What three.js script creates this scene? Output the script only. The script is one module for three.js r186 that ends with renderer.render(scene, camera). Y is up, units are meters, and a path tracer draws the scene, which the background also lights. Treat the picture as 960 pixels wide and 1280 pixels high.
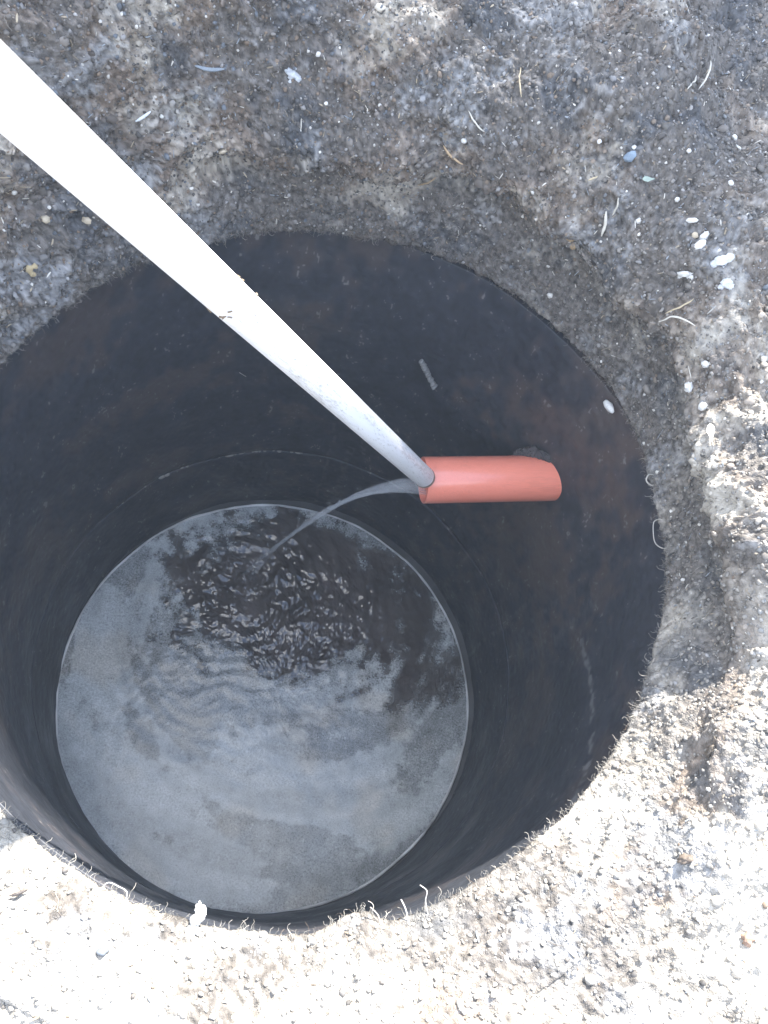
import * as THREE from 'three';
import { ImprovedNoise } from 'three/addons/math/ImprovedNoise.js';
import { mergeGeometries, mergeVertices } from 'three/addons/utils/BufferGeometryUtils.js';

// ------------------------------------------------------------------ camera, sky, sun, exposure
const scene = new THREE.Scene();
const camera = new THREE.PerspectiveCamera(2 * Math.atan(0.64) * 180 / Math.PI, 0.75, 0.02, 400);
camera.position.set(-0.164, 1.254, 0.610);
camera.up.set(-0.0441, 0.4317, -0.9009);
camera.lookAt(-0.164 + 0.1923, 1.254 - 0.8813, 0.610 - 0.4317);
scene.add(camera);

const SUN = new THREE.Vector3(0.37, 0.80, -0.76).normalize();
const sun = new THREE.DirectionalLight(new THREE.Color().setRGB(1.0, 0.95, 0.87), 5);
sun.position.copy(SUN).multiplyScalar(12);
sun.castShadow = true;
sun.shadow.mapSize.set(4096, 4096);
Object.assign(sun.shadow.camera, { left: -3, right: 3, top: 3, bottom: -3, near: 1, far: 30 });
sun.shadow.radius = 2;
sun.shadow.bias = -0.0004;
scene.add(sun); scene.add(sun.target);

const perlin = new ImprovedNoise();
const N3 = (x, y, z) => perlin.noise(x, y, z);
function fbm(x, y, z, oct, gain = 0.5) {
  let a = 1, s = 0, f = 1;
  for (let i = 0; i < oct; i++) { s += a * N3(x * f + 17.3 * i, y * f - 9.1 * i, z * f + 4.7 * i); a *= gain; f *= 2.03; }
  return s;
}
const sstep = (a, b, x) => { const t = Math.min(1, Math.max(0, (x - a) / (b - a))); return t * t * (3 - 2 * t); };
const lerp = (a, b, t) => a + (b - a) * t;
function rng(seed) {
  let a = seed >>> 0;
  return () => { a = (a + 0x6D2B79F5) | 0; let t = Math.imul(a ^ (a >>> 15), 1 | a); t = (t + Math.imul(t ^ (t >>> 7), 61 | t)) ^ t; return ((t ^ (t >>> 14)) >>> 0) / 4294967296; };
}

{ // clear blue daylight sky with thin broken cloud all round
  const W = 512, H = 256, d = new Float32Array(W * H * 4);
  for (let j = 0; j < H; j++) {
    const el = ((j + 0.5) / H - 0.5) * Math.PI;
    for (let i = 0; i < W; i++) {
      const az = ((i + 0.5) / W - 0.5) * 2 * Math.PI;
      const x = Math.cos(el) * Math.cos(az), y = Math.sin(el), z = Math.cos(el) * Math.sin(az);
      const t = Math.pow(Math.max(0, y), 0.55);
      let r = lerp(0.62, 0.24, t), g = lerp(0.70, 0.37, t), b = lerp(0.80, 0.66, t);
      const c = sstep(0.0, 0.55, fbm(x * 2.2, y * 3.4, z * 2.2, 5, 0.55) + 0.08) * sstep(-0.02, 0.15, y) * 0.75;
      r = lerp(r, 1.62, c); g = lerp(g, 1.60, c); b = lerp(b, 1.58, c);
      const k = (j * W + i) * 4; d[k] = r; d[k + 1] = g; d[k + 2] = b; d[k + 3] = 1;
    }
  }
  const sky = new THREE.DataTexture(d, W, H, THREE.RGBAFormat, THREE.FloatType);
  sky.mapping = THREE.EquirectangularReflectionMapping;
  sky.magFilter = THREE.LinearFilter; sky.needsUpdate = true;
  scene.background = sky; scene.environment = sky;
  scene.backgroundIntensity = 0.75; scene.environmentIntensity = 0.75;
}
const renderer = new THREE.WebGLRenderer({ antialias: true });
renderer.toneMapping = THREE.LinearToneMapping;
renderer.toneMappingExposure = 5.3;
renderer.shadowMap.enabled = true;
scene.fog = new THREE.FogExp2(new THREE.Color().setRGB(0.72, 0.85, 1.0), 0.0105); // vapour over the pit
renderer.setSize(768, 1024);

// ------------------------------------------------------------------ helpers
const taken = new Set();
function numbered(name) {
  if (!taken.has(name)) { taken.add(name); return name; }
  for (let k = 1; ; k++) { const n = name + '_' + String(k).padStart(3, '0'); if (!taken.has(n)) { taken.add(n); return n; } }
}
function tag(o, label, category, group) { o.userData.label = label; if (category) o.userData.category = category; if (group) o.userData.group = group; return o; }
function mesh(name, geometry, material, parent) {
  const m = new THREE.Mesh(geometry, material);
  m.name = parent ? name : numbered(name);
  m.castShadow = m.receiveShadow = true;
  (parent || scene).add(m);
  return m;
}
function thing(name, label, category, pos = [0, 0, 0], group) {
  const g = new THREE.Group(); g.name = numbered(name); g.position.set(...pos);
  scene.add(g); return tag(g, label, category, group);
}
const lin = (r, g, b) => new THREE.Color().setRGB(r, g, b);
const mat = (r, g, b, rough = 0.8, extra = {}) => new THREE.MeshStandardMaterial({ color: lin(r, g, b), roughness: rough, ...extra });
function dataTex(w, h, fn, srgb) {
  const d = new Uint8Array(w * h * 4);
  for (let j = 0; j < h; j++) for (let i = 0; i < w; i++) {
    const c = fn(i, j), k = (j * w + i) * 4;
    for (let q = 0; q < 3; q++) {
      let v = Math.min(1, Math.max(0, c[q]));
      if (srgb) v = v <= 0.0031308 ? v * 12.92 : 1.055 * Math.pow(v, 1 / 2.4) - 0.055;
      d[k + q] = Math.round(v * 255);
    }
    d[k + 3] = 255;
  }
  const t = new THREE.DataTexture(d, w, h, THREE.RGBAFormat, THREE.UnsignedByteType);
  t.wrapS = t.wrapT = THREE.RepeatWrapping; t.magFilter = THREE.LinearFilter; t.minFilter = THREE.LinearMipmapLinearFilter; t.generateMipmaps = true;
  if (srgb) t.colorSpace = THREE.SRGBColorSpace;
  t.needsUpdate = true; return t;
}
// tiling value noise on a lattice of n cells
function tileNoise(seed, n) {
  const r = rng(seed), g = new Float32Array(n * n); for (let i = 0; i < n * n; i++) g[i] = r();
  return (u, v) => {
    const x = u * n, y = v * n, xi = Math.floor(x), yi = Math.floor(y), fx = x - xi, fy = y - yi;
    const a = (xi % n + n) % n, b = (a + 1) % n, c = (yi % n + n) % n, e = (c + 1) % n;
    const sx = fx * fx * (3 - 2 * fx), sy = fy * fy * (3 - 2 * fy);
    return lerp(lerp(g[c * n + a], g[c * n + b], sx), lerp(g[e * n + a], g[e * n + b], sx), sy);
  };
}
function table(vals) { // smooth periodic table of theta, first entry at -180 degrees
  const n = vals.length;
  return th => {
    const x = (th / (2 * Math.PI) + 0.5) * n, i = Math.floor(x), f = x - i, k = f * f * (3 - 2 * f);
    return lerp(vals[(i % n + n) % n], vals[((i + 1) % n + n) % n], k);
  };
}

// ------------------------------------------------------------------ the soil round the pit mouth
//                    -180  -150  -120   -90   -60   -30     0    30    60    90   120   150
const LIP = table([0.645, 0.618, 0.624, 0.655, 0.682, 0.680, 0.648, 0.629, 0.632, 0.655, 0.659, 0.660]);
const BAND = table([0.10, 0.11, 0.13, 0.15, 0.185, 0.17, 0.125, 0.09, 0.06, 0.035, 0.05, 0.08]);
const BANDA = table([72, 74, 76, 78, 78, 76, 68, 52, 36, 24, 32, 58]);
const SLOPEA = table([66, 69, 66, 64, 60, 52, 44, 30, 20, 10, 16, 45]);
const TOP = table([0.45, 0.52, 0.55, 0.55, 0.50, 0.42, 0.30, 0.20, 0.15, 0.10, 0.14, 0.30]);
const LEDGE = table([0.15, 0.15, 0.35, 0.8, 1.0, 1.0, 1.0, 0.3, 0, 0, 0, 0.05]);
const DRY_LIT = table([0.15, 0.0, 0.0, 0.02, 0.12, 0.30, 0.42, 0.62, 0.88, 1, 1, 0.7]);  // sandy paleness by angle, painted brighter where the sun reaches the ground

const NT = 1640;
const S = [];
{
  for (const s of [-0.075, -0.06, -0.045, -0.032, -0.022, -0.014, -0.007]) S.push(s);
  let s = 0, ds = 0.0036;
  while (s < 75) { S.push(s); s += ds; if (s > 1.22) ds *= 1.07; }
}
const NS = S.length;
const DEG = Math.PI / 180;
const pos = new Float32Array(NT * NS * 3), col = new Float32Array(NT * NS * 3), uvs = new Float32Array((NT + 1) * NS * 2);
const billow = (x, y, z) => 1 - Math.abs(N3(x, y, z)) * 2;
for (let i = 0; i < NT; i++) {
  const th = (i / NT) * 2 * Math.PI - Math.PI, c = Math.cos(th), sn = Math.sin(th);
  const wob = 0.05 * N3(c * 2.1, sn * 2.1, 3.3);
  const hb = BAND(th) * (1 + 3 * wob), r0 = LIP(th) - 0.024 * Math.exp(-Math.pow((th / DEG - 86.5) / 3.2, 2)), G = TOP(th) * (1 + 2.4 * wob), ba = BANDA(th), sa = SLOPEA(th), led = LEDGE(th) * (0.75 + 0.25 * sstep(-0.25, 0.25, N3(c * 4.2 + 3, sn * 4.2, 7.7) + 0.1));
  const Lb = hb / Math.sin(ba * DEG);
  let r = r0, h = 0, run = 0;
  for (let j = 0; j < NS; j++) {
    const s = S[j]; let a;
    if (s <= 0) { r = r0 - s * 0.85; h = s * 0.62; a = s < -0.01 ? 150 : 105; }
    else {
      const ds = s - S[j - 1];
      if (s < Lb) a = lerp(ba + 10, ba, sstep(0, 0.05, s));
      else if (s < Lb + 0.07) a = lerp(ba, 178, led * Math.pow(Math.sin((s - Lb) / 0.07 * Math.PI), 0.7)); else if (s < Lb + 0.12) a = lerp(sa, 100, led * Math.sin((0.12 - s + Lb) / 0.05 * Math.PI * 0.5));
      else if (h < G) {
        const k = sstep(G * 0.55, G, h);
        a = lerp(sa, 6, k * k) + 16 * N3(c * 3 + 9, s * 6, sn * 3);
        if (k > 0.55) run += ds;
      } else a = 1;
      a = Math.min(178, a);
      if (r > 2.5) a = 0.4;
      r += Math.cos(a * DEG) * ds; h += Math.sin(a * DEG) * ds;
    }
    const x0 = r * c, z0 = r * sn, y0 = h;
    const nr = -Math.sin(a * DEG), nu = Math.cos(a * DEG);
    const fade = s > 3 ? 0.3 : 1, edge = lerp(0.4, 1, sstep(0.0, 0.03, Math.abs(s)));
    const band = s > 0 && s < Lb ? sstep(0, 0.02, s) * (1 - sstep(Lb - 0.03, Lb + 0.02, s)) * led : 0;  // compacted smooth face below the ledge
    const dryLitV = DRY_LIT(th), rough = (1 - 0.6 * band) * (1 - 0.5 * sstep(0.25, 0.7, dryLitV));
    let d = 0.055 * N3(x0 * 3.1, y0 * 3.1 + 5, z0 * 3.1) * sstep(0.02, 0.22, s) + 0.028 * N3(x0 * 8.3 + 3, y0 * 8.3, z0 * 8.3) * sstep(0.0, 0.12, s) * rough;
    d += 0.016 * (billow(x0 * 17, y0 * 17, z0 * 17) - 0.5) * rough * edge;
    d += (0.010 * N3(x0 * 38, y0 * 38 + 2, z0 * 38) + 0.0065 * (billow(x0 * 72, y0 * 72, z0 * 72) - 0.5)) * rough * fade * edge;
    d += 0.0045 * N3(x0 * 130, y0 * 130, z0 * 130 + 8) * lerp(1, rough, 0.7) * (1 - sstep(1.1, 1.6, r));
    // a root hole under the ledge on the right
    const hx = r * (th + 0.352), hy = s - 0.176;
    const hd = Math.hypot(hx, hy);
    if (hd < 0.016) d -= 0.03 * sstep(0.016, 0.006, hd);
    const k = (i * NS + j) * 3;
    pos[k] = x0 + nr * c * d; pos[k + 1] = y0 + nu * d; pos[k + 2] = z0 + nr * sn * d;
    // colour: moist dark soil, brown loam, ashy grey; dry pale sand on the trodden side, sunlight partly put into its colour
    const n1 = fbm(x0 * 4.2, y0 * 4.2, z0 * 4.2 + 2, 4), n2 = fbm(x0 * 11 + 5, y0 * 11, z0 * 11, 4), n3 = N3(x0 * 95, y0 * 95 + 3, z0 * 95), n4 = N3(x0 * 210, y0 * 210, z0 * 210);
    let R = 0.112, Gc = 0.101, B = 0.091;
    const br = sstep(-0.05, 0.45, n1 + 0.35 * n2 + (s > Lb ? 0.10 : -0.18)); R = lerp(R, 0.148, br); Gc = lerp(Gc, 0.116, br); B = lerp(B, 0.092, br);
    const dk = 0.8 * sstep(0.02, 0.55, n2 - 0.3 * n1); R = lerp(R, 0.060, dk); Gc = lerp(Gc, 0.064, dk); B = lerp(B, 0.071, dk);
    const ash = sstep(0.17, 0.62, fbm(x0 * 6.5 - 8, y0 * 6.5, z0 * 6.5, 4) + 0.35 * n3 + 0.22 * DRY_LIT(th)); R = lerp(R, 0.175, ash); Gc = lerp(Gc, 0.174, ash); B = lerp(B, 0.174, ash);
    const dryLit = sstep(0.25, 0.9, 0.15 + 0.52 * DRY_LIT(th) + 0.74 * n1 + 0.45 * n2 + 0.15 * n3);
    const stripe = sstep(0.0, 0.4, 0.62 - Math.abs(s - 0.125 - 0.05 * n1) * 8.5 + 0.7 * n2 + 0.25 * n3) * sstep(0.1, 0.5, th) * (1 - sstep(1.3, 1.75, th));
    const sand = dryLit * (1 - 0.92 * stripe);
    R = lerp(R, 0.35, sand); Gc = lerp(Gc, 0.322, sand); B = lerp(B, 0.275, sand);  // sand tone also carries some of the sunlit brightness
    const gm = 1 - 0.65 * sand, g = 1 + gm * (0.75 * n3 + 0.6 * n4) - 0.12 * band;
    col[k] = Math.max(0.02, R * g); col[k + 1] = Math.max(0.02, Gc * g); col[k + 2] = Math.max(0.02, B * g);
  }
}
const surf = (i, j) => { const k = ((((i % NT) + NT) % NT) * NS + j) * 3; return new THREE.Vector3(pos[k], pos[k + 1], pos[k + 2]); };
const surfN = (i, j) => { const a = surf(i + 3, j).sub(surf(i - 3, j)), b = surf(i, Math.min(NS - 1, j + 3)).sub(surf(i, Math.max(0, j - 3))); return a.cross(b).normalize(); };
const rowOf = s => { let j = 0; while (j < NS - 1 && S[j] < s) j++; return j; };
const colOf = deg => Math.round((deg / 360 + 0.5) * NT);
{
  const g = new THREE.BufferGeometry(), P = new Float32Array((NT + 1) * NS * 3), C = new Float32Array((NT + 1) * NS * 3);
  P.set(pos); P.set(pos.subarray(0, NS * 3), NT * NS * 3); C.set(col); C.set(col.subarray(0, NS * 3), NT * NS * 3);
  for (let i = 0; i <= NT; i++) for (let j = 0; j < NS; j++) { uvs[(i * NS + j) * 2] = i / NT * 12; uvs[(i * NS + j) * 2 + 1] = S[j] / 0.42; }
  const idx = new Uint32Array(NT * (NS - 1) * 6); let q = 0;
  for (let i = 0; i < NT; i++) for (let j = 0; j < NS - 1; j++) {
    const a = i * NS + j, b = a + NS; idx[q++] = a; idx[q++] = b; idx[q++] = a + 1; idx[q++] = b; idx[q++] = b + 1; idx[q++] = a + 1;
  }
  g.setAttribute('position', new THREE.BufferAttribute(P, 3)); g.setAttribute('color', new THREE.BufferAttribute(C, 3));
  g.setAttribute('uv', new THREE.BufferAttribute(uvs, 2)); g.setIndex(new THREE.BufferAttribute(idx, 1)); g.computeVertexNormals();
  const a = tileNoise(1, 64), b = tileNoise(2, 160), e = tileNoise(3, 400);
  const hgt = (u, v) => 0.45 * a(u, v) + 0.35 * b(u, v) + 0.3 * e(u, v);
  const bump = dataTex(1024, 1024, (i, j) => { const h = hgt(i / 1024, j / 1024); return [h, h, h]; });
  const ro = tileNoise(5, 48), ro2 = tileNoise(6, 230);
  const rough = dataTex(512, 512, (i, j) => { const v = 0.95 - 0.62 * sstep(0.62, 0.8, 0.6 * ro(i / 512, j / 512) + 0.45 * ro2(i / 512, j / 512)); return [v, v, v]; });
  const m = new THREE.MeshStandardMaterial({ vertexColors: true, roughness: 1, roughnessMap: rough, bumpMap: bump, bumpScale: 0.0035 });
  const o = mesh('ground', g, m); o.userData.kind = 'structure'; o.userData.label = 'dug grey brown soil sloping down to the round pit mouth';
}

// ------------------------------------------------------------------ the concrete shaft below
const WX = 0.012, WZ = -0.012, RW = 0.672, WATER = -1.291;
const PIPE0 = new THREE.Vector3(0.300, -0.412, -0.297), PIPED = new THREE.Vector3(1, 0.05, -0.05).normalize();
const shaft = thing('concrete_shaft', 'dark round concrete shaft sunk below the soil mouth', 'well shaft', [WX, 0, WZ]);
{
  const W = 2048, H = 1024;
  const n8 = tileNoise(11, 8), n20 = tileNoise(12, 20), n60 = tileNoise(13, 60), n200 = tileNoise(14, 200), n500 = tileNoise(15, 500);
  // drips run down from fixed places
  const rd = rng(77), drips = [];
  for (let k = 0; k < 34; k++) drips.push([rd(), rd() * 0.7 + 0.1, 0.1 + 0.5 * rd(), 0.0012 + 0.003 * rd() * rd(), 0.06 + 0.16 * rd()]);
  const U = deg => ((deg / 360 + 0.5) % 1 + 1) % 1;
  
  const cm = dataTex(W, H, (i, j) => {
    const u = i / W, v = j / H; // u round the shaft, v up
    let m = 0.6 * n8(u * 2, v) + 0.4 * n20(u * 2, v), f = n60(u * 3, v * 0.7), g = n200(u * 2, v * 0.45), e = n500(u * 2, v * 0.4);
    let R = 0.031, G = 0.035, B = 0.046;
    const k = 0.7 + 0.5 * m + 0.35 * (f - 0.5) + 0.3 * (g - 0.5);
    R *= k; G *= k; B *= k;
    const du = Math.min(Math.abs(u - U(-26)), 1 - Math.abs(u - U(-26)));
    const rust = sstep(0.36, 0.8, (0.72 - 4.2 * du) + 0.6 * (m - 0.5) + 0.4 * (f - 0.5)) * sstep(0.1, 0.5, v + 0.3 * (f - 0.5));
    R = lerp(R, 0.088, rust * 0.6); G = lerp(G, 0.066, rust * 0.6); B = lerp(B, 0.056, rust * 0.6);
    const rust2 = sstep(0.55, 0.8, m * 0.8 + 0.3 * f) * 0.5; R = lerp(R, 0.075, rust2); G = lerp(G, 0.056, rust2); B = lerp(B, 0.048, rust2);
    for (const [pu, pv, len, w, str] of drips) {
      const wob = pu + 0.004 * (n20(v * 0.9 + pu, pu) - 0.5), q = Math.abs(u - wob);
      if (q > w * 2 || v > pv || v < pv - len) continue;
      const t = (1 - sstep(w * 0.4, w * 1.6, q)) * sstep(0.42, 0.72, n60(u * 5, v * 3) * 0.6 + 0.4 * g + 0.08) * str;
      R = lerp(R, 0.20, t); G = lerp(G, 0.20, t); B = lerp(B, 0.20, t);
    }
    const sv = (v - 0.692) / 0.177; // a pale smear climbing along the right side
    if (sv > -0.1 && sv < 1.1) { const q = Math.abs(u - lerp(U(11), U(46), sv) - 0.008 * (f - 0.5)), t = (1 - sstep(0.001, 0.006, q)) * sstep(0.40, 0.72, 0.5 * f + 0.5 * g) * 0.75; R = lerp(R, 0.19, t); G = lerp(G, 0.19, t); B = lerp(B, 0.19, t); }
    const sp = sstep(0.90, 1.02, e * 0.52 + 0.35 * g + 0.34 * f) ; R = lerp(R, 0.15, sp); G = lerp(G, 0.145, sp); B = lerp(B, 0.14, sp);
    return [R, G, B];
  }, true);
  const bm = dataTex(1024, 512, (i, j) => { const u = i / 1024, v = j / 512, h = 0.5 * n60(u * 2, v * 0.5) + 0.5 * n200(u * 2, v * 0.5); return [h, h, h]; });
  const rm = dataTex(512, 256, (i, j) => { const u = i / 512, v = j / 256, h = 0.75 - 0.3 * n20(u * 2, v); return [h, h, h]; });
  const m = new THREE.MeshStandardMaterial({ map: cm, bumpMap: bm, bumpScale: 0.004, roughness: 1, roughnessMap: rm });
  function ring(y0, y1, cham) {
    const nT = 240, nY = 60, P = [], UV = [], I = [];
    const prof = [];
    prof.push([0.76, y0], [RW + cham, y0]);
    for (let k = 0; k <= nY; k++) { const t = k / nY; const y = lerp(y0 + cham, y1 - cham, t); prof.push([RW - 0.016 * sstep(-0.6, -1.29, y), y]); }
    prof.push([RW + cham, y1], [0.76, y1]);
    const np = prof.length;
    for (let i = 0; i <= nT; i++) {
      const th = i / nT * 2 * Math.PI - Math.PI, c = Math.cos(th), s = Math.sin(th);
      for (const [r, y] of prof) {
        const d = r < 0.75 ? 0.006 * N3(c * 4, y * 5, s * 4) + 0.002 * N3(c * 22, y * 30, s * 22) : 0;
        P.push((r + d) * c, y, (r + d) * s); UV.push(i / nT, (y + 1.45) / 1.45);
      }
    }
    for (let i = 0; i < nT; i++) for (let k = 0; k < np - 1; k++) { const a = i * np + k, b = a + np; I.push(a, b, a + 1, b, b + 1, a + 1); }
    const g = new THREE.BufferGeometry();
    g.setAttribute('position', new THREE.Float32BufferAttribute(P, 3)); g.setAttribute('uv', new THREE.Float32BufferAttribute(UV, 2)); g.setIndex(I); g.computeVertexNormals();
    return g;
  }
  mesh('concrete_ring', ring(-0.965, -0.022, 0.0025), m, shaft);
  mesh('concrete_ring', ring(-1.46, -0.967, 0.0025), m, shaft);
  // crumbs of mortar squeezed out of the joint on the far side
  const r = rng(5), parts = [];
  for (let k = 0; k < 26; k++) {
    const a = (-140 + 55 * Math.pow(r(), 0.9) + 2 * r()) * DEG, q = 0.003 + 0.007 * r() * r();
    const g = new THREE.IcosahedronGeometry(1, 1); g.scale(q * (1 + r()), q * 0.7, q); g.rotateY(-a + 1.57);
    g.translate((RW - 0.007) * Math.cos(a), -0.966 + 0.006 * (r() - 0.5), (RW - 0.007) * Math.sin(a)); parts.push(g);
  }
  const mo = mesh('mortar', mergeGeometries(parts), mat(0.2, 0.19, 0.18, 0.9), shaft); mo.userData.kind = 'stuff';
  // rough mortar packed round the upper side of the pipe where it comes through
  const ml = [], rm2 = rng(44), sx = new THREE.Vector3().crossVectors(PIPED, new THREE.Vector3(0, 1, 0)).normalize(), su = new THREE.Vector3().crossVectors(sx, PIPED);
  for (let k = 0; k < 44; k++) {
    const td = 112 + 70 * rm2(), t = td * DEG, rr = 0.060 + 0.007 * rm2(), c = sx.clone().multiplyScalar(Math.cos(t) * rr).addScaledVector(su, Math.sin(t) * rr).add(PIPE0);
    const x = c.x - WX, z = c.z - WZ, A = PIPED.x ** 2 + PIPED.z ** 2, Bq = x * PIPED.x + z * PIPED.z, L = (-Bq + Math.sqrt(Bq * Bq - A * (x * x + z * z - RW * RW))) / A;
    c.addScaledVector(PIPED, L + 0.004 - 0.044 * sstep(112, 150, td) * (0.35 + 0.65 * rm2())); c.x -= WX; c.z -= WZ;
    const g = new THREE.IcosahedronGeometry(1, 2), p = g.attributes.position, q = 0.008 + 0.007 * rm2();
    for (let i = 0; i < p.count; i++) { const w = 1 + 0.5 * fbm(p.getX(i) * 2 + k, p.getY(i) * 2, p.getZ(i) * 2, 2); p.setXYZ(i, p.getX(i) * w * q, p.getY(i) * w * q, p.getZ(i) * w * q); }
    g.computeVertexNormals(); g.translate(c.x, c.y, c.z); ml.push(g);
  }
  const mp = mesh('pipe_mortar', mergeGeometries(ml), mat(0.058, 0.053, 0.054, 0.9), shaft); mp.userData.label = 'rough dark mortar packed round the orange pipe';
  // pale rim of the floor bench that frames the water
  const pr = [], nn = 14;
  for (let k = 0; k <= nn; k++) { const t = k / nn * Math.PI; pr.push(new THREE.Vector2(0.6425 + 0.0045 * -Math.cos(t) , WATER - 0.004 + 0.009 * Math.sin(t))); }
  pr.push(new THREE.Vector2(0.6478, WATER - 0.005), new THREE.Vector2(0.652, WATER - 0.006), new THREE.Vector2(0.70, WATER - 0.006));
  const lg = new THREE.LatheGeometry(pr.map(p => p), 260), lp = lg.attributes.position;
  const lc = [];
  for (let k = 0; k < lp.count; k++) {
    const x = lp.getX(k), z = lp.getZ(k), n = fbm(x * 9, 1, z * 9, 4); lp.setY(k, lp.getY(k) + 0.004 * n);
    const rr = Math.hypot(x, z), w = 1 + 0.006 * fbm(x * 5, 4, z * 5, 3); lp.setX(k, x * w); lp.setZ(k, z * w);
    const cc = (rr > 0.6474 ? 0.06 : 0.50) * (1 + 0.7 * n); lc.push(cc * 1.0, cc * 1.0, cc * 0.98);
  }
  lg.setAttribute('color', new THREE.Float32BufferAttribute(lc, 3)); lg.computeVertexNormals();
  const lm = mesh('floor_rim', lg, new THREE.MeshStandardMaterial({ vertexColors: true, roughness: 0.7, side: THREE.DoubleSide }), shaft);
  lm.position.set(-WX, 0, -WZ);
}

// ------------------------------------------------------------------ water and the film on it
const HIT = new THREE.Vector3(-0.099, WATER, -0.369);
function ripple(x, z) {
  const dx = x - HIT.x, dz = z - HIT.z, d = Math.hypot(dx, dz);
  const warp = d + 0.06 * fbm(x * 5, 2, z * 5, 3);
  const near = Math.exp(-d * 4.4) + 0.5 * Math.exp(-((x - 0.14) ** 2 + (z + 0.25) ** 2) / 0.028);
  let h = 0.0032 * near * Math.sin(warp * 2 * Math.PI / 0.055) + 0.0080 * near * fbm(x * 21, 1.5, z * 21, 4, 0.6);
  h += 0.0028 * Math.exp(-d * 1.6) * fbm(x * 9 + 3, 7, z * 9, 2) + 0.0006 * fbm(x * 6, 3, z * 6, 2);
  h += 0.02 * Math.exp(-d * d / 0.0007) - 0.010 * Math.exp(-Math.pow((d - 0.05) / 0.03, 2));
  return h;
}
function disc(nr, nt, R, y, keep, color) {
  const P = [], C = [], I = [], K = [];
  for (let i = 0; i <= nr; i++) for (let k = 0; k < nt; k++) {
    const r = R * (i + 0.02) / nr, a = k / nt * 2 * Math.PI, x = r * Math.cos(a), z = r * Math.sin(a);
    P.push(x, y + ripple(x, z), z); C.push(...color(x, z)); K.push(keep ? keep(x, z) : true);
  }
  for (let i = 0; i < nr; i++) for (let k = 0; k < nt; k++) {
    const a = i * nt + k, b = i * nt + (k + 1) % nt, c = a + nt, d = b + nt;
    if (K[a] && K[b] && K[c]) I.push(a, b, c); if (K[b] && K[d] && K[c]) I.push(b, d, c);
  }
  const g = new THREE.BufferGeometry();
  g.setAttribute('position', new THREE.Float32BufferAttribute(P, 3)); g.setAttribute('color', new THREE.Float32BufferAttribute(C, 3)); g.setIndex(I); g.computeVertexNormals();
  return g;
}
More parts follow.
